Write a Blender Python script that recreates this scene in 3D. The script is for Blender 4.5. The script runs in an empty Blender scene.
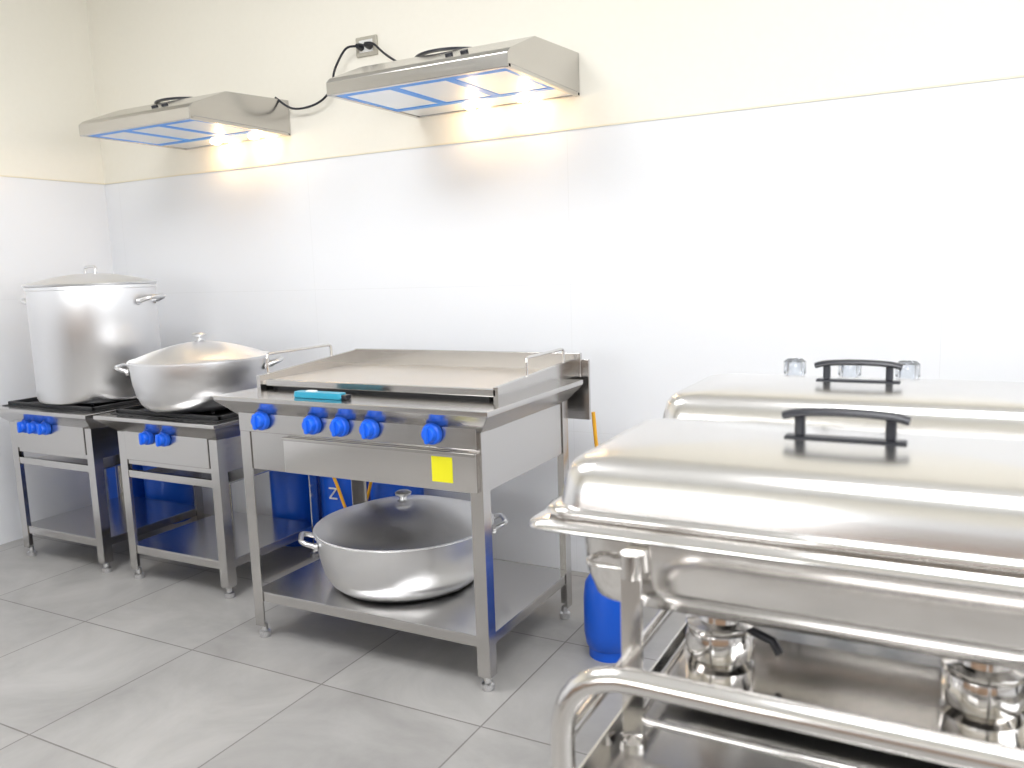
import bpy, bmesh, math
from mathutils import Vector, Matrix
S=bpy.context.scene
S.view_settings.view_transform='Standard'

# ---------------- materials ----------------
def newmat(name):
    m=bpy.data.materials.new(name); m.use_nodes=True
    return m,m.node_tree,m.node_tree.nodes['Principled BSDF']
def plain(name,col,rough=.5,metal=0,spec=None,trans=0,emit=None,es=0):
    m,t,b=newmat(name)
    n=t.nodes.new('ShaderNodeTexNoise'); n.inputs['Scale'].default_value=60
    r=t.nodes.new('ShaderNodeMapRange'); r.inputs[3].default_value=max(rough-.03,.01); r.inputs[4].default_value=rough+.03
    t.links.new(n.outputs[0],r.inputs[0]); t.links.new(r.outputs[0],b.inputs['Roughness'])
    b.inputs['Base Color'].default_value=(*col,1); b.inputs['Metallic'].default_value=metal
    b.inputs['Transmission Weight'].default_value=trans
    if emit: b.inputs['Emission Color'].default_value=(*emit,1); b.inputs['Emission Strength'].default_value=es
    return m
def steel(name,col=(.62,.61,.59),rough=.25,scale=(3,3,250),var=.12,aniso=0,bump=.03,spun=False):
    m,t,b=newmat(name)
    tc=t.nodes.new('ShaderNodeTexCoord'); mp=t.nodes.new('ShaderNodeMapping'); mp.inputs['Scale'].default_value=scale
    n=t.nodes.new('ShaderNodeTexNoise'); n.inputs['Scale'].default_value=1; n.inputs['Detail'].default_value=3
    if spun:
        sp=t.nodes.new('ShaderNodeSeparateXYZ'); cb=t.nodes.new('ShaderNodeCombineXYZ')
        ln=t.nodes.new('ShaderNodeVectorMath'); ln.operation='LENGTH'
        mu=t.nodes.new('ShaderNodeVectorMath'); mu.operation='MULTIPLY'; mu.inputs[1].default_value=(1,1,0)
        t.links.new(tc.outputs['Object'],mu.inputs[0]); t.links.new(mu.outputs[0],ln.inputs[0])
        t.links.new(tc.outputs['Object'],sp.inputs[0])
        t.links.new(ln.outputs['Value'],cb.inputs[0]); t.links.new(sp.outputs[2],cb.inputs[2])
        t.links.new(cb.outputs[0],mp.inputs[0]); mp.inputs['Scale'].default_value=(500,1,500)
    else: t.links.new(tc.outputs['Object'],mp.inputs[0])
    t.links.new(mp.outputs[0],n.inputs[0])
    r=t.nodes.new('ShaderNodeMapRange'); r.inputs[3].default_value=max(.02,rough-var/2); r.inputs[4].default_value=rough+var/2
    t.links.new(n.outputs[0],r.inputs[0]); t.links.new(r.outputs[0],b.inputs['Roughness'])
    if bump:
        bp=t.nodes.new('ShaderNodeBump'); bp.inputs['Strength'].default_value=bump; bp.inputs['Distance'].default_value=.001
        t.links.new(n.outputs[0],bp.inputs['Height']); t.links.new(bp.outputs[0],b.inputs['Normal'])
    b.inputs['Base Color'].default_value=(*col,1); b.inputs['Metallic'].default_value=1
    if aniso:
        b.inputs['Anisotropic'].default_value=aniso
        tg=t.nodes.new('ShaderNodeTangent'); tg.direction_type='RADIAL'; tg.axis='Z'
        t.links.new(tg.outputs[0],b.inputs['Tangent'])
    return m
M_ST=steel('brushed_steel',(.57,.555,.54),.20)
M_STH=steel('brushed_steel_top',(.60,.59,.58),.20,(3,250,3))
M_MIR=steel('polished_steel',(.74,.72,.70),.12,(20,20,20),.04,bump=0)
M_LID=steel('satin_steel_lid',(.74,.725,.71),.23,(3,60,60),.06,bump=.01)
M_TUBE=steel('tube_steel',(.74,.72,.70),.16,(20,20,20),.06,bump=0)
M_AL=steel('spun_aluminium',(.84,.84,.85),.34,aniso=.8,spun=True,bump=0,var=.03)
M_ALP=plain('cast_aluminium',(.74,.74,.75),.28,1)
M_GR=steel('griddle_plate_steel',(.74,.70,.65),.42,(6,6,6),.15)
M_BLK=plain('black_plastic',(.014,.015,.022),.3)
M_IRON=plain('cast_iron',(.03,.03,.032),.5,.3)
M_BLUE=plain('blue_plastic',(.01,.14,.85),.3)
M_GAS=plain('blue_cylinder_paint',(.006,.10,.62),.3)
M_FILM=plain('blue_tape',(.005,.30,.95),.35)
M_FILT=steel('filter_mesh',(.80,.82,.85),.4,(400,400,400),.2)
M_YEL=plain('yellow_hose_rubber',(.85,.42,.02),.45)
M_STK=plain('yellow_sticker',(.85,.80,.01),.5)
M_TEAL=plain('teal_plastic',(.02,.30,.45),.35)
M_WHT=plain('white_plastic',(.8,.8,.78),.4)
M_OUT=plain('outlet_grey',(.45,.42,.35),.4)
M_GLS=plain('clear_glass',(.9,.93,.97),.03,trans=.9)
M_BULB=plain('warm_bulb',(1,.8,.5),.3,emit=(1,.70,.36),es=30)
M_WIN=plain('window_daylight',(1,1,1),.3,emit=(.95,.98,1),es=9)
M_SIDE_FILL=plain('window_daylight_side',(1,1,1),.3,emit=(.92,.96,1),es=5.5)  # glow for the added, unseen side window
M_FRM=plain('window_frame',(.8,.8,.8),.4)
M_WOOD=plain('counter_wood',(.34,.22,.14),.5)

def floor_mat():
    m,t,b=newmat('floor_tiles')
    g=t.nodes.new('ShaderNodeNewGeometry'); mp=t.nodes.new('ShaderNodeMapping'); mp.inputs['Location'].default_value=(-.10,.046,0)
    t.links.new(g.outputs['Position'],mp.inputs[0])
    br=t.nodes.new('ShaderNodeTexBrick'); br.offset=0; br.squash=1
    for k,v in (('Scale',1),('Mortar Size',.0028),('Mortar Smooth',.2),('Brick Width',.56),('Row Height',.56),('Bias',0)): br.inputs[k].default_value=v
    br.inputs['Color1'].default_value=(.345,.335,.325,1); br.inputs['Color2'].default_value=(.385,.375,.363,1); br.inputs['Mortar'].default_value=(.19,.18,.17,1)
    t.links.new(mp.outputs[0],br.inputs['Vector'])
    n=t.nodes.new('ShaderNodeTexNoise'); n.inputs['Scale'].default_value=2.6; n.inputs['Detail'].default_value=9; n.inputs['Roughness'].default_value=.62; n.inputs['Distortion'].default_value=.6
    t.links.new(g.outputs['Position'],n.inputs['Vector'])
    r=t.nodes.new('ShaderNodeMapRange'); r.inputs[1].default_value=.3; r.inputs[2].default_value=.7; r.inputs[3].default_value=.80; r.inputs[4].default_value=1.16
    t.links.new(n.outputs[0],r.inputs[0])
    mx=t.nodes.new('ShaderNodeVectorMath'); mx.operation='MULTIPLY'
    t.links.new(br.outputs['Color'],mx.inputs[0]); t.links.new(r.outputs[0],mx.inputs[1]); t.links.new(mx.outputs[0],b.inputs['Base Color'])
    b.inputs['Roughness'].default_value=.42
    bp=t.nodes.new('ShaderNodeBump'); bp.inputs['Strength'].default_value=.3; bp.inputs['Distance'].default_value=.002; bp.invert=True
    t.links.new(br.outputs['Fac'],bp.inputs['Height']); t.links.new(bp.outputs[0],b.inputs['Normal'])
    return m
def wall_mat(name,axis,ztile=1.745,x0=.11):
    m,t,b=newmat(name)
    g=t.nodes.new('ShaderNodeNewGeometry'); sp=t.nodes.new('ShaderNodeSeparateXYZ'); t.links.new(g.outputs['Position'],sp.inputs[0])
    cb=t.nodes.new('ShaderNodeCombineXYZ'); t.links.new(sp.outputs[axis],cb.inputs[0]); t.links.new(sp.outputs[2],cb.inputs[1])
    mp=t.nodes.new('ShaderNodeMapping'); mp.inputs['Location'].default_value=(-x0,0,0); t.links.new(cb.outputs[0],mp.inputs[0])
    br=t.nodes.new('ShaderNodeTexBrick'); br.offset=0
    for k,v in (('Scale',1),('Mortar Size',.0009),('Mortar Smooth',.3),('Brick Width',1.285),('Row Height',.5817),('Bias',0)): br.inputs[k].default_value=v
    br.inputs['Color1'].default_value=(.84,.85,.875,1); br.inputs['Color2'].default_value=(.84,.85,.875,1); br.inputs['Mortar'].default_value=(.765,.775,.79,1)
    t.links.new(mp.outputs[0],br.inputs['Vector'])
    c=t.nodes.new('ShaderNodeMath'); c.operation='GREATER_THAN'; c.inputs[1].default_value=ztile; t.links.new(sp.outputs[2],c.inputs[0])
    n=t.nodes.new('ShaderNodeTexNoise'); n.inputs['Scale'].default_value=40; n.inputs['Detail'].default_value=4
    t.links.new(g.outputs['Position'],n.inputs['Vector'])
    cr=t.nodes.new('ShaderNodeValToRGB'); cr.color_ramp.elements[0].color=(.855,.82,.725,1); cr.color_ramp.elements[1].color=(.88,.845,.755,1)
    t.links.new(n.outputs[0],cr.inputs[0])
    mx=t.nodes.new('ShaderNodeMix'); mx.data_type='RGBA'; t.links.new(c.outputs[0],mx.inputs[0]); t.links.new(br.outputs['Color'],mx.inputs[6]); t.links.new(cr.outputs[0],mx.inputs[7])
    t.links.new(mx.outputs[2],b.inputs['Base Color'])
    rr=t.nodes.new('ShaderNodeMapRange'); rr.inputs[3].default_value=.13; rr.inputs[4].default_value=.75; t.links.new(c.outputs[0],rr.inputs[0])
    t.links.new(rr.outputs[0],b.inputs['Roughness'])
    return m

# ---------------- mesh helpers ----------------
def root(name,loc):
    e=bpy.data.objects.new(name,None); e.empty_display_size=.05; e.location=loc; S.collection.objects.link(e); return e
def fin(bm,name,par,mat,loc=(0,0,0),smooth=False,bevel=0,rot=None,ang=35):
    bmesh.ops.recalc_face_normals(bm,faces=bm.faces)
    if smooth:
        for f in bm.faces: f.smooth=True
        for e in bm.edges:
            if len(e.link_faces)==2 and e.calc_face_angle(0)>math.radians(ang): e.smooth=False
    me=bpy.data.meshes.new(name); bm.to_mesh(me); bm.free(); me.materials.append(mat)
    o=bpy.data.objects.new(name,me); S.collection.objects.link(o)
    o.location=Vector(loc)-(par.location if par else Vector((0,0,0)))
    if rot: o.rotation_euler=rot
    if par: o.parent=par
    if bevel:
        b=o.modifiers.new('bevel','BEVEL'); b.width=bevel; b.segments=2; b.limit_method='ANGLE'
    return o
def box(name,par,mat,x0,x1,y0,y1,z0,z1,bevel=.0015):
    c=Vector(((x0+x1)/2,(y0+y1)/2,(z0+z1)/2)); bm=bmesh.new(); bmesh.ops.create_cube(bm,size=1)
    for v in bm.verts: v.co=Vector((v.co.x*(x1-x0),v.co.y*(y1-y0),v.co.z*(z1-z0)))
    return fin(bm,name,par,mat,c,bevel=bevel)
def loft(name,par,mat,secs,loc=(0,0,0),smooth=True,cap0=True,cap1=True,ang=35,bevel=0,rot=None):
    bm=bmesh.new(); rings=[[bm.verts.new(p) for p in s] for s in secs]; n=len(rings[0])
    for a,b in zip(rings,rings[1:]):
        for i in range(n): bm.faces.new((a[i],a[(i+1)%n],b[(i+1)%n],b[i]))
    if cap0: bm.faces.new(rings[0])
    if cap1: bm.faces.new(rings[-1])
    return fin(bm,name,par,mat,loc,smooth,bevel,rot,ang)
def rr(hx,hy,r,z,n=7):
    P=[]
    for cx,cy,a0 in ((hx-r,hy-r,0),(-hx+r,hy-r,90),(-hx+r,-hy+r,180),(hx-r,-hy+r,270)):
        for i in range(n+1):
            a=math.radians(a0+90*i/n); P.append((cx+r*math.cos(a),cy+r*math.sin(a),z))
    return P
def rect(x0,x1,y0,y1,z): return [(x0,y0,z),(x1,y0,z),(x1,y1,z),(x0,y1,z)]
def lathe(name,par,mat,prof,loc,seg=72,rot=None,ang=35):
    bm=bmesh.new(); rings=[]
    for r,z in prof:
        if r<1e-6: rings.append([bm.verts.new((0,0,z))])
        else: rings.append([bm.verts.new((r*math.cos(2*math.pi*i/seg),r*math.sin(2*math.pi*i/seg),z)) for i in range(seg)])
    for a,b in zip(rings,rings[1:]):
        for i in range(seg):
            j=(i+1)%seg
            if len(a)==1 and len(b)==1: break
            if len(a)==1: bm.faces.new((a[0],b[i],b[j]))
            elif len(b)==1: bm.faces.new((a[i],a[j],b[0]))
            else: bm.faces.new((a[i],a[j],b[j],b[i]))
    return fin(bm,name,par,mat,loc,True,0,rot,ang)
def fillet(P,r,n=8,closed=False):
    P=[Vector(p) for p in P]; out=[]; N=len(P)
    for i,p in enumerate(P):
        if not closed and i in (0,N-1): out.append(p); continue
        a=P[i-1]-p; b=P[(i+1)%N]-p; d=min(r,a.length*.49,b.length*.49)
        p0=p+a.normalized()*d; p1=p+b.normalized()*d
        for k in range(n+1):
            t=k/n; out.append((1-t)**2*p0+2*t*(1-t)*p+t*t*p1)
    return out
def tube(name,par,mat,P,r,seg=12,fr=0,closed=False,flat=1):
    P=fillet(P,fr,closed=closed) if fr else [Vector(p) for p in P]
    o0=sum(P,Vector())/len(P); N=len(P); bm=bmesh.new(); rings=[]; up=None
    for i,p in enumerate(P):
        if closed: t=(P[(i+1)%N]-P[i-1]).normalized()
        else: t=(P[min(i+1,N-1)]-P[max(i-1,0)]).normalized()
        if up is None: up=Vector((0,0,1)) if abs(t.z)<.9 else Vector((1,0,0))
        up=(up-t*up.dot(t)).normalized(); s=t.cross(up)
        rings.append([bm.verts.new(p-o0+s*r*math.cos(2*math.pi*k/seg)+up*r*flat*math.sin(2*math.pi*k/seg)) for k in range(seg)])
    pr=list(zip(rings,rings[1:]))+([(rings[-1],rings[0])] if closed else [])
    for a,b in pr:
        for k in range(seg): bm.faces.new((a[k],a[(k+1)%seg],b[(k+1)%seg],b[k]))
    if not closed: bm.faces.new(rings[0]); bm.faces.new(rings[-1])
    return fin(bm,name,par,mat,o0,True,ang=50)
def spline(P,n=8):
    P=[Vector(p) for p in P]; Q=[P[0]]+P+[P[-1]]; out=[]
    for i in range(1,len(Q)-2):
        a,b,c,d=Q[i-1:i+3]
        for k in range(n):
            t=k/n; out.append(.5*((2*b)+(c-a)*t+(2*a-5*b+4*c-d)*t*t+(3*b-a-3*c+d)*t**3))
    return out+[P[-1]]

# ---------------- room ----------------
XR,YB,ZC=6.2,-5.0,2.95
box('floor',None,floor_mat(),-.1,XR+.1,YB-.1,.1,-.1,0,0)
wm=wall_mat('wall_tile_and_paint_x',0); wl=wall_mat('wall_tile_and_paint_y',1,x0=-.9)
box('wall_back',None,wm,-.1,XR+.1,0,.1,0,ZC,0)
box('wall_left',None,wl,-.1,0,YB,0,0,ZC,0)
box('ceiling',None,plain('ceiling_paint',(.88,.88,.86),.8),-.1,XR+.1,YB-.1,.1,ZC,ZC+.1,0)
box('trim_tile_edge_back',None,plain('tile_edge_cream',(.82,.76,.60),.4),0,XR,-.004,0,1.742,1.748,0)
box('trim_tile_edge_left',None,bpy.data.materials['tile_edge_cream'],0,.004,YB,-.004,1.742,1.748,0)
# right wall; unseen glowing side window added to light the room from the right
ya,yb_,za,zb_=-3.9,-1.3,.95,2.25
wr=root('wall_right',(XR,0,0))
box('wall_below',wr,wl,XR,XR+.1,YB,0,0,za,0); box('wall_above',wr,wl,XR,XR+.1,YB,0,zb_,ZC,0)
box('wall_pier',wr,wl,XR,XR+.1,YB,ya,za,zb_,0); box('wall_pier',wr,wl,XR,XR+.1,yb_,0,za,zb_,0)
w=root('window_3',(XR+.05,(ya+yb_)/2,(za+zb_)/2))
box('glass',w,M_SIDE_FILL,XR+.05,XR+.06,ya,yb_,za,zb_,0)
for q in ((ya,ya+.04,za,zb_),(yb_-.04,yb_,za,zb_),((ya+yb_)/2-.02,(ya+yb_)/2+.02,za,zb_),(ya,yb_,za,za+.04),(ya,yb_,zb_-.04,zb_)):
    box('frame_bar',w,M_FRM,XR+.02,XR+.05,q[0],q[1],q[2],q[3],.002)
# front wall (behind the camera) with two window openings
W=[(1.87,2.55),(2.72,3.41)]; wz0,wz1=.93,1.71
wf=root('wall_front',(0,YB,0))
xs=[-.1,W[0][0],W[0][1],W[1][0],W[1][1],XR+.1]
box('wall_below',wf,wm,xs[0],xs[5],YB-.1,YB,0,wz0,0); box('wall_above',wf,wm,xs[0],xs[5],YB-.1,YB,wz1,ZC,0)
for i in (0,2,4): box('wall_pier',wf,wm,xs[i],xs[i+1],YB-.1,YB,wz0,wz1,0)
for k,(a,b) in enumerate(W):
    w=root('window_%d'%(k+1),((a+b)/2,YB-.05,(wz0+wz1)/2))
    box('glass',w,M_WIN,a,b,YB-.06,YB-.05,wz0,wz1,0)
    for q in ((a,a+.03,wz0,wz1),(b-.03,b,wz0,wz1),((a+b)/2-.012,(a+b)/2+.012,wz0,wz1),(a,b,wz0,wz0+.03),(a,b,wz1-.03,wz1)):
        box('frame_bar',w,M_FRM,q[0],q[1],YB-.05,YB-.02,q[2],q[3],.002)
# wooden base cabinets added behind the camera, unseen, for brown reflections in the steel
kc=root('kitchen_counter',(3.4,-4.7,0))
box('plinth',kc,M_BLK,.9,5.9,-4.99,-4.46,0,.09,0)
box('carcass',kc,M_WOOD,.9,5.9,-4.99,-4.42,.09,.86,.002)
box('worktop',kc,M_IRON,.88,5.92,-4.99,-4.38,.86,.90,.003)
for i in range(10):
    box('cupboard_door',kc,M_WOOD,.905+i*.5,1.395+i*.5,-4.42,-4.40,.11,.85,.003)
    tube('door_pull',kc,M_TUBE,[(1.15+i*.5-.06,-4.40,.78),(1.15+i*.5-.06,-4.375,.78),(1.15+i*.5+.06,-4.375,.78),(1.15+i*.5+.06,-4.40,.78)],.005,8,fr=.01)

# ---------------- generic parts ----------------
def knob(par,x,y,z,mat=M_BLUE,r=.030):
    lathe('knob_base',par,mat,[(0,0),(r*.9,0),(r,.003),(r,.012),(r*.93,.017),(r*.75,.019),(r*.70,.030),(r*.6,.035),(0,.036)],(x,y,z),36,(math.radians(90),0,0))
    loft('knob_grip',par,mat,[[(x+a,y+d,z+b) for a,b,_ in rr(.0065,r*.80,.006,0,4)] for d in (-.018,-.040)]+[[(x+a,y-.044,z+b) for a,b,_ in rr(.0045,r*.72,.0044,0,4)]])
def table(par,x0,x1,yf,yb,h,zb,zs,o):
    L=.042; T=.003
    for nx,ny in ((0,0),(1,0),(1,1),(0,1)):
        X=x1 if nx else x0; Y=yb if ny else yf; sx=-1 if nx else 1; sy=-1 if ny else 1
        pr=[(0,0),(L,0),(L,T),(T,T),(T,L),(0,L)]
        loft('leg',par,M_ST,[[(X+sx*a,Y+sy*b,z) for a,b in pr] for z in (.045,h-.05)],smooth=False)
        lathe('foot',par,M_ALP,[(0,0),(.016,0),(.019,.006),(.019,.02),(.011,.024),(.011,.046),(0,.046)],(X+sx*.02,Y+sy*.02,0),20)
    i=.004
    loft('body',par,M_ST,[rect(x0+i,x1-i,yf+i,yb-i,zb),rect(x0+i,x1-i,yf+i,yb-i,h-.075),rect(x0-o,x1+o,yf-o,yb+o*.3,h-.014),rect(x0-o,x1+o,yf-o,yb+o*.3,h)],smooth=False,bevel=.002)
    # lower shelf tray with folded edges
    box('shelf',par,M_STH,x0+i,x1-i,yf+i,yb-i,zs-.004,zs,.001)
    for q in ((x0+i,x1-i,yf+i,yf+i+.02),(x0+i,x1-i,yb-i-.02,yb-i),(x0+i,x0+i+.02,yf+.02,yb-.02),(x1-i-.02,x1-i,yf+.02,yb-.02)):
        box('shelf_edge',par,M_ST,*q,zs-.035,zs-.004,.001)

def stove(x0,x1,yf,yb,knobs):
    h=.70; s=root('gas_stove',((x0+x1)/2,(yf+yb)/2,0)); o=.06
    table(s,x0,x1,yf,yb,h,.495,.15,o)
    cx=(x0+x1)/2; cy=(yf+yb)/2
    box('knob_panel',s,M_ST,x0+.045,x1-.045,yf-.004,yf+.004,.515,.640,.002)
    for k in knobs: knob(s,k,yf-.004,.618)
    box('drip_tray_front',s,M_ST,x0+.03,x1-.03,yf+.002,yf+.02,.44,.47,.002)
    box('drip_tray',s,M_STH,x0+.03,x1-.03,yf+.02,yb-.02,.44,.446,.001)
    for yy in (yf+.02,yb-.03): box('tray_bracket',s,M_ST,x0+.003,x0+.03,yy,yy+.01,.43,.50,0); box('tray_bracket',s,M_ST,x1-.03,x1-.003,yy,yy+.01,.43,.50,0)
    box('burner_well',s,M_IRON,x0-.02,x1+.02,yf-.01,yb-.02,h,h+.003,.001)
    z0,z1=h+.003,h+.018
    for q in ((x0-.01,x1+.01,yf+.01,yf+.024),(x0-.01,x1+.01,yb-.04,yb-.026),(x0-.01,x0+.004,yf+.01,yb-.026),(x1-.004,x1+.01,yf+.01,yb-.026)): box('grate_frame',s,M_IRON,*q,z0,z1,.002)
    for k in range(8):
        a=math.pi*k/4; d=Vector((math.cos(a),math.sin(a),0))
        tube('grate_finger',s,M_IRON,[Vector((cx,cy,h+.012))+d*.06,Vector((cx,cy,h+.012))+d*.245],.006,8)
    lathe('burner_ring',s,M_IRON,[(.05,0),(.11,0),(.11,.012),(.05,.012),(.05,0)],(cx,cy,h+.003),40)
    return s
stove(.285,.850,-.81,-.27,(.425,.495,.565))
stove(1.005,1.568,-.80,-.27,(1.20,1.295))

def loop_handle(par,mat,c,r,z,ang,w=.05,out=.045,dz=0,tr=.006):
    a=Vector((math.cos(ang),math.sin(ang),0)); t=Vector((-a.y,a.x,0)); c=Vector(c)
    P=[c+a*(r-.004)+t*w+Vector((0,0,z)),c+a*(r+out)+t*w*.9+Vector((0,0,z+dz)),c+a*(r+out)-t*w*.9+Vector((0,0,z+dz)),c+a*(r-.004)-t*w+Vector((0,0,z))]
    tube('handle',par,mat,P,tr,10,fr=.03)
    for sg in (1,-1):
        p=c+a*(r+.001)+t*w*sg+Vector((0,0,z)); tube('handle_mount',par,mat,[p-a*.006,p+a*.006],.014,12)
def knoblid(par,c,z,s=1):
    lathe('lid_knob',par,M_ALP,[(.02*s,0),(.012*s,.006),(.010*s,.016),(.022*s,.022),(.024*s,.030),(.016*s,.036),(0,.037)],(c[0],c[1],z),24)
# stock pot
c=(.60,-.56,.718); r=.260; h=.505
p=root('stock_pot',c)
lathe('pot_body',p,M_AL,[(0,0),(r-.02,0),(r-.006,.006),(r,.02),(r,h-.02),(r+.006,h-.018),(r+.006,h-.004),(r,h),(r-.005,h),(r-.005,.02),(0,.012)],c,96)
lathe('pot_lid',p,M_AL,[(r+.010,h-.002),(r+.012,h+.006),(r-.01,h+.014),(r*.9,h+.016),(r*.6,h+.034),(r*.3,h+.046),(0,h+.05)],c,96)
tube('lid_handle',p,M_ALP,[(c[0]-.045,c[1]+.01,c[2]+h+.044),(c[0]-.04,c[1],c[2]+h+.078),(c[0]+.04,c[1],c[2]+h+.078),(c[0]+.045,c[1]-.01,c[2]+h+.044)],.006,10,fr=.02)
for an in (20,200): loop_handle(p,M_ALP,c,r,h-.08,math.radians(an),w=.065,out=.055,dz=.02,tr=.010)
def caldero(name,c,r,h,lidh,angs):
    p=root(name,c)
    pr=[(0,0),(r*.70,0),(r*.80,.03*h),(r*.88,.14*h),(r*.94,.32*h),(r*.98,.58*h),(r,.85*h),(r,h),(r+.010,h+.001),(r+.010,h+.005),(r-.005,h+.005),(r-.006,.8*h),(r*.86,.15*h),(0,.012)]
    lathe('pot_body',p,M_AL,pr,c,96,ang=45)
    q=[(r+.004,h+.005),(r+.004,h+.010),(r*.96,h+.012)]+[(r*x,h+.012+lidh*(1-(x/.96)**1.7)) for x in (.88,.78,.66,.54,.42,.3,.2,.1,0)]
    lathe('pot_lid',p,M_AL,q,c,96,ang=50)
    knoblid(p,c,c[2]+h+.010+lidh,1.2)
    for a in angs: loop_handle(p,M_ALP,c,r,h-.035,math.radians(a),w=.06,out=.05,dz=.02,tr=.009)
caldero('cooking_pot',(1.295,-.60,.718),.268,.190,.062,(35,215))
caldero('cooking_pot',(2.335,-.69,.17),.302,.195,.072,(40,220))

# ---------------- griddle stove ----------------
x0,x1,yf,yb=1.911,2.840,-1.002,-.41; h=.85
g=root('griddle_stove',(2.375,-.7,0))
table(g,x0,x1,yf,yb,h,.60,.17,.054)
for kx in (2.03,2.245,2.355,2.468,2.69): knob(g,kx,yf-.012,.772,r=.032)
box('control_panel_upper',g,M_ST,x0+.01,x1-.01,yf-.012,yf+.004,.730,.805,.002)
box('grease_drawer',g,M_MIR,x0+.20,x1-.012,yf-.014,yf+.002,.605,.722,.003)
box('drawer_lip',g,M_ST,x0+.20,x1-.012,yf-.022,yf-.012,.712,.722,.002)
box('sticker',g,M_STK,2.68,2.75,yf-.0155,yf-.0142,.63,.705,0)
gx0,gx1,gy0,gy1=1.885,2.825,-.87,-.345
box('griddle_gap',g,M_IRON,gx0+.03,gx1-.02,gy0+.03,gy1-.02,h,h+.014,0)  # dark block put in as the shade beneath the plate
box('griddle_plate',g,M_GR,gx0,gx1,gy0,gy1,h+.014,h+.026,.002)
box('front_rail',g,M_ST,gx0+.04,gx1,gy0-.012,gy0+.004,h+.012,h+.034,.002)
box('front_rail_shadow_gap',g,M_IRON,gx0+.08,gx1-.03,gy0+.002,gy0+.02,h,h+.013,0)
box('back_rail',g,M_ST,gx0,gx1+.04,gy1-.004,gy1+.012,h+.0,h+.085,.002)
loft('left_rail',g,M_ST,[[(x,gy0-.012,h),(x,gy1,h),(x,gy1,h+.082),(x,gy0-.012,h+.045)] for x in (gx0-.004,gx0+.012)],smooth=False)
loft('right_rail',g,M_ST,[[(x,gy0-.012,h),(x,gy1,h),(x,gy1,h+.060),(x,gy0-.012,h+.040)] for x in (gx1-.008,gx1+.008)],smooth=False)
tube('left_handle',g,M_TUBE,[(gx0,-.83,h+.045),(gx0,-.83,h+.115),(gx0,-.49,h+.115),(gx0,-.49,h+.06)],.005,10,fr=.015)
tube('right_handle',g,M_TUBE,[(gx1,-.68,h+.04),(gx1,-.68,h+.105),(gx1,-.40,h+.105),(gx1,-.40,h+.05)],.005,10,fr=.015)
box('back_splash',g,M_ST,x0-.04,x1+.05,-.335,-.322,.70,h+.062,.002)
u=root('utility_knife',(2.25,-.99,h))
loft('grip',u,M_TEAL,[rr(.095,.019,.012,0),rr(.097,.020,.012,.006),rr(.094,.018,.012,.018)],(2.25,-.985,h+.001))
box('slider',u,M_WHT,2.20,2.235,-.993,-.977,h+.018,h+.023,.001); box('blade_end',u,M_BLK,2.345,2.365,-.998,-.972,h+.001,h+.015,.002)

# ---------------- gas cylinders ----------------
M_BRASS=plain('brass',(.7,.5,.2),.3,1)
def gas(x,y,hgt=.46,r=.115):
    s=root('gas_cylinder',(x,y,0))
    lathe('foot_ring',s,M_GAS,[(r*.8,0),(r*.82,0),(r*.82,.03),(r*.8,.03),(r*.8,0)],(x,y,0),40)
    lathe('tank',s,M_GAS,[(0,.02),(r*.7,.02),(r*.92,.04),(r,.08),(r,hgt-.10),(r*.93,hgt-.05),(r*.7,hgt-.02),(r*.3,hgt-.005),(0,hgt)],(x,y,0),48)
    lathe('collar',s,M_GAS,[(r*.55,hgt-.02),(r*.58,hgt-.02),(r*.58,hgt+.07),(r*.55,hgt+.07),(r*.55,hgt-.02)],(x,y,0),40)
    lathe('valve',s,M_BRASS,[(0,hgt-.005),(.014,hgt-.005),(.014,hgt+.05),(.022,hgt+.052),(.022,hgt+.065),(0,hgt+.065)],(x,y,0),20)
    return s
def hose(s,P):
    tube('gas_hose',s,M_YEL,spline(P),.007,10)
for a in ((.16,-.135),(.45,-.135),(1.32,-.135),(1.90,-.135)): gas(*a)
s=gas(1.62,-.135)
for q in (((-.02,.31),(.02,.31)),((.02,.31),(-.02,.265)),((-.02,.265),(.02,.265))):
    tube('letter_stroke',s,M_WHT,[(1.64+q[0][0],-.25,q[0][1]),(1.64+q[1][0],-.25,q[1][1])],.004,6)
hose(s,[(1.62,-.15,.53),(1.60,-.25,.50),(1.68,-.27,.34),(1.75,-.27,.2),(1.85,-.28,.3),(1.95,-.30,.6)])
s=gas(3.065,-.62,.29,.082)
hose(s,[(3.065,-.62,.35),(3.02,-.50,.42),(2.96,-.36,.46),(2.90,-.29,.56),(2.885,-.29,.72)])

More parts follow.
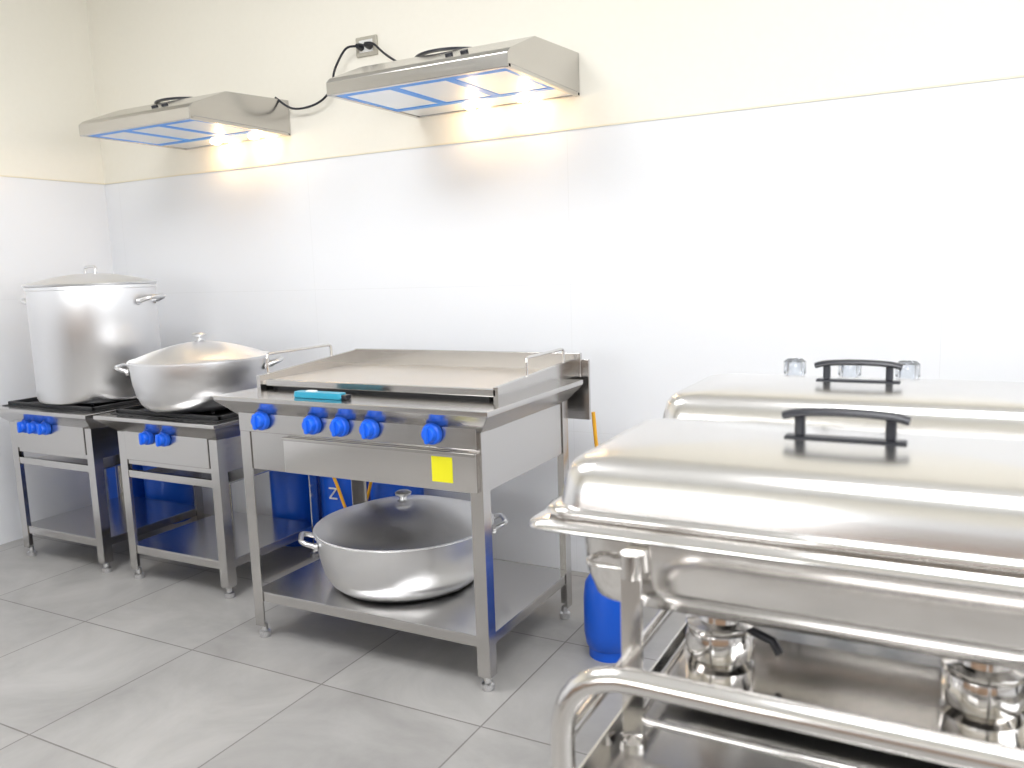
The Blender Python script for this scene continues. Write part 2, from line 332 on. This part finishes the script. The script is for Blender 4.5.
# ---------------- range hoods ----------------
def hood(x0,x1,lx,kx,cord):
    s=root('range_hood',((x0+x1)/2,-.28,1.93)); zb=1.86; yf=-.57
    prof=[(yf,zb),(yf,zb+.045),(yf+.02,zb+.062),(-.37,zb+.135),(-.002,zb+.155),(-.002,zb),(-.02,zb),(-.02,zb+.012),(yf+.02,zb+.012),(yf+.02,zb)]
    loft('hood_shell',s,M_ST,[[(x,y,z) for y,z in prof] for x in (x0,x1)],smooth=False,bevel=.002)
    for xa in (x0,x1-.018): box('bottom_side_lip',s,M_ST,xa,xa+.018,yf+.004,-.004,zb-.001,zb+.012,.001)
    fx0,fx1=x0+.02,x1-.02; w=(fx1-fx0)/3; fy0,fy1=yf+.03,-.17
    for k in range(3): box('filter',s,M_FILT,fx0+k*w+.004,fx0+(k+1)*w-.004,fy0,fy1,zb+.003,zb+.011,.001)
    for k in range(4):
        xc=fx0+k*w; box('blue_film',s,M_FILM,max(xc-.018,x0+.018),min(xc+.018,x1-.018),fy0,fy1,zb+.0015,zb+.003,0)
    box('blue_film',s,M_FILM,fx0,fx1,fy0-.010,fy0+.026,zb+.001,zb+.003,0); box('blue_film',s,M_FILM,fx0,fx1,fy1-.028,fy1+.008,zb+.001,zb+.003,0)
    box('lamp_panel',s,M_FILT,fx0,fx1,fy1+.008,-.022,zb+.004,zb+.011,.001)
    for l in lx:
        lathe('lamp_bulb',s,M_BULB,[(0,-.012),(.018,-.009),(.026,0),(.026,.006),(0,.006)],(l,-.085,zb),24)
        d=bpy.data.lights.new('hood_lamp','POINT'); d.energy=.8; d.color=(1,.66,.32); d.shadow_soft_size=.02
        o=bpy.data.objects.new('hood_lamp',d); S.collection.objects.link(o); o.location=Vector((l,-.060,zb-.025))-s.location; o.parent=s
    for k in kx: lathe('control_button',s,M_BLK,[(0,-.004),(.014,-.004),(.014,.008),(0,.010)],(k,yf+.085,zb+.062+.065*.41),20,(math.radians(26),0,0))
    lathe('duct_collar',s,M_BLK,[(.15,0),(.165,0),(.165,.008),(.15,.010),(.15,.0)],((x0+x1)/2-.03,-.21,zb+.142),48)
    tube('power_cord',s,M_BLK,spline(cord),.005,8)
    return s
hood(2.007,2.737,(2.31,2.54),(2.47,2.53),[(1.795,-.050,2.18),(1.84,-.055,2.17),(1.90,-.06,2.12),(2.0,-.10,2.06),(2.10,-.16,2.01)])
hood(.635,1.315,(.93,1.17),(1.02,1.08),[(1.745,-.050,2.175),(1.69,-.050,2.17),(1.62,-.04,2.10),(1.58,-.03,2.02),(1.50,-.04,1.97),(1.38,-.05,1.965),(1.30,-.07,2.018)])
e=root('power_outlet',(1.77,-.005,2.18))
box('plate',e,M_OUT,1.715,1.825,-.010,0,2.14,2.22,.003)
box('socket',e,M_WHT,1.735,1.805,-.014,-.009,2.155,2.205,.002)
for q in (1.748,1.792): lathe('plug',e,M_BLK,[(0,0),(.016,0),(.014,.02),(.008,.035),(0,.035)],(q,-.012,2.177),16,(math.radians(90),0,0))

# ---------------- trolley ----------------
tx0,tx1,ty0,ty1=3.635,4.28,-2.20,-1.04; zt=.655
k=root('serving_trolley',((tx0+tx1)/2,(ty0+ty1)/2,0))
for z in (zt,.22):
    box('tray',k,M_STH,tx0+.012,tx1-.012,ty0+.012,ty1-.012,z-.006,z,.001)
    for q in ((tx0+.012,tx1-.012,ty0+.010,ty0+.014),(tx0+.012,tx1-.012,ty1-.014,ty1-.010),(tx0+.010,tx0+.014,ty0+.012,ty1-.012),(tx1-.014,tx1-.010,ty0+.012,ty1-.012)):
        box('tray_rim',k,M_MIR,*q,z-.03,z+.025,.001)
for y in (ty0,ty1):
    tube('frame_tube',k,M_TUBE,[(tx0,y,.10),(tx0,y,.806),(tx1,y,.806),(tx1,y,.10)],.0135,16,fr=.085)
    for x in (tx0,tx1):
        lathe('caster_wheel',k,M_BLK,[(0,-.014),(.04,-.014),(.045,-.008),(.045,.008),(.04,.014),(0,.014)],(x,y,.045),28,(0,math.radians(90),0))
        box('caster_fork',k,M_TUBE,x-.02,x+.02,y-.018,y+.018,.09,.105,.002)
for x in (tx0,tx1): tube('side_rail',k,M_TUBE,[(x,ty0,.72),(x,ty1,.72)],.008,12)

# ---------------- chafing dishes ----------------
def chafer(cx,cy):
    s=root('chafing_dish',(cx,cy,zt)); C=(cx,cy,0)
    loft('water_pan',s,M_MIR,[rr(.275,.135,.05,.815),rr(.288,.148,.055,.822),rr(.296,.156,.055,.85),rr(.300,.160,.055,.915),rr(.30,.16,.055,.92)],C,ang=60)
    loft('pan_rim',s,M_MIR,[rr(.300,.160,.03,.912),rr(.343,.186,.022,.914),rr(.348,.191,.022,.918),rr(.347,.190,.022,.923),rr(.325,.175,.03,.930)],C,ang=60)
    loft('lid_rim',s,M_MIR,[rr(.328,.178,.035,.930),rr(.332,.181,.035,.934),rr(.330,.180,.035,.940),rr(.322,.172,.035,.943)],C,ang=60)
    loft('lid',s,M_LID,[rr(.320,.170,.04,.940),rr(.317,.168,.04,.960),rr(.312,.164,.04,.982),rr(.306,.158,.04,.992),rr(.296,.148,.04,.999),rr(.275,.127,.04,1.004),rr(.22,.08,.035,1.009),rr(.12,.03,.02,1.013)],C,ang=60)
    box('handle_plate',s,M_BLK,cx-.070,cx+.070,cy-.011,cy+.011,1.011,1.016,.002)
    for sx in (-1,1): box('handle_post',s,M_BLK,cx+sx*.052-.006,cx+sx*.052+.006,cy-.008,cy+.008,1.015,1.042,.003)
    tube('handle_bar',s,M_BLK,spline([(cx-.072,cy,1.040),(cx-.05,cy,1.045),(cx,cy,1.047),(cx+.05,cy,1.045),(cx+.072,cy,1.040)]),.012,14,flat=.45)
    for sx in (-1,1):
        for sy in (-1,1):
            X=cx+sx*.215; Y=cy+sy*.172
            box('stand_leg',s,M_MIR,X-.013,X+.013,Y-.003,Y+.003,zt+.004,.895,.001)
            tube('leg_clip',s,M_MIR,[(X,Y-sy*.004,.865),(X,Y-sy*.004,.895)],.014,14)
            lathe('stand_foot',s,M_MIR,[(0,0),(.018,0),(.018,.006),(0,.012)],(X,Y,zt),20)
        tube('stand_end_rod',s,M_MIR,[(cx+sx*.215,cy-.172,.875),(cx+sx*.275,cy-.172,.875),(cx+sx*.275,cy+.172,.875),(cx+sx*.215,cy+.172,.875)],.004,8,fr=.02)
        tube('stand_cross_bar',s,M_MIR,[(cx+sx*.215,cy-.17,zt+.03),(cx+sx*.215,cy+.17,zt+.03)],.005,8)
    for sy in (-1,1): tube('stand_long_bar',s,M_MIR,[(cx-.215,cy+sy*.17,zt+.03),(cx+.215,cy+sy*.17,zt+.03)],.005,8)
    box('burner_shelf',s,M_MIR,cx-.215,cx+.215,cy-.06,cy+.12,zt+.026,zt+.030,.001)
    for sx in (-1,1):
        b=(cx+sx*.16,cy+.035,zt+.030)
        lathe('fuel_burner',s,M_MIR,[(0,0),(.038,0),(.046,.008),(.048,.03),(.044,.045),(.047,.050),(.047,.055),(.03,.058),(.028,.068),(.012,.070),(0,.071)],b,40)
        tube('burner_handle',s,M_BLK,[(b[0]+.045,b[1]-.01,b[2]+.05),(b[0]+.075,b[1]-.02,b[2]+.045),(b[0]+.085,b[1]-.025,b[2]+.03)],.006,8)
chafer(3.885,-1.90); chafer(3.85,-1.38)
for x in (3.70,3.81,3.92):
    s=root('glass_bottle',(x,-1.12,zt))
    lathe('bottle',s,M_GLS,[(0,0),(.03,0),(.032,.01),(.032,.22),(.02,.27),(.018,.33),(.023,.335),(.023,.36),(.017,.365),(.014,.36),(.014,.27),(.027,.215),(.027,.01),(0,.008)],(x,-1.12,zt+.0005),32)

# ---------------- lights ----------------
def area(name,loc,sx,sy,e,col,rot):
    d=bpy.data.lights.new(name,'AREA'); d.shape='RECTANGLE'; d.size=sx; d.size_y=sy; d.energy=e; d.color=col
    o=bpy.data.objects.new(name,d); S.collection.objects.link(o); o.location=loc; o.rotation_euler=rot; return o
area('ceiling_panel_light',(1.8,-2.2,ZC-.02),1.2,1.2,50,(.98,.985,1),(0,0,0))  # added fill lights below the ceiling, no fixtures modelled
area('ceiling_panel_light',(4.2,-2.2,ZC-.02),1.2,1.2,48,(.98,.985,1),(0,0,0))
W0=bpy.data.worlds.new('sky'); S.world=W0; W0.use_nodes=True
W0.node_tree.nodes['Background'].inputs[0].default_value=(.8,.88,1,1); W0.node_tree.nodes['Background'].inputs[1].default_value=1

# ---------------- camera ----------------
C=Vector((3.9974,-2.9668,1.2358)); yaw,pit,roll,f=-.4919,.1398,-.0336,828
fw=Vector((math.sin(yaw)*math.cos(pit),math.cos(yaw)*math.cos(pit),-math.sin(pit)))
r0=fw.cross(Vector((0,0,1))).normalized(); u0=r0.cross(fw)
r=math.cos(roll)*r0+math.sin(roll)*u0; uu=-math.sin(roll)*r0+math.cos(roll)*u0
cd=bpy.data.cameras.new('camera'); co=bpy.data.objects.new('camera',cd); S.collection.objects.link(co)
m=Matrix((r,uu,-fw)).transposed().to_4x4(); m.translation=C; co.matrix_world=m
cd.sensor_width=36; cd.lens=f/1024*36; cd.clip_start=.02
cd.dof.use_dof=True; cd.dof.focus_distance=2.9; cd.dof.aperture_fstop=5
S.camera=co
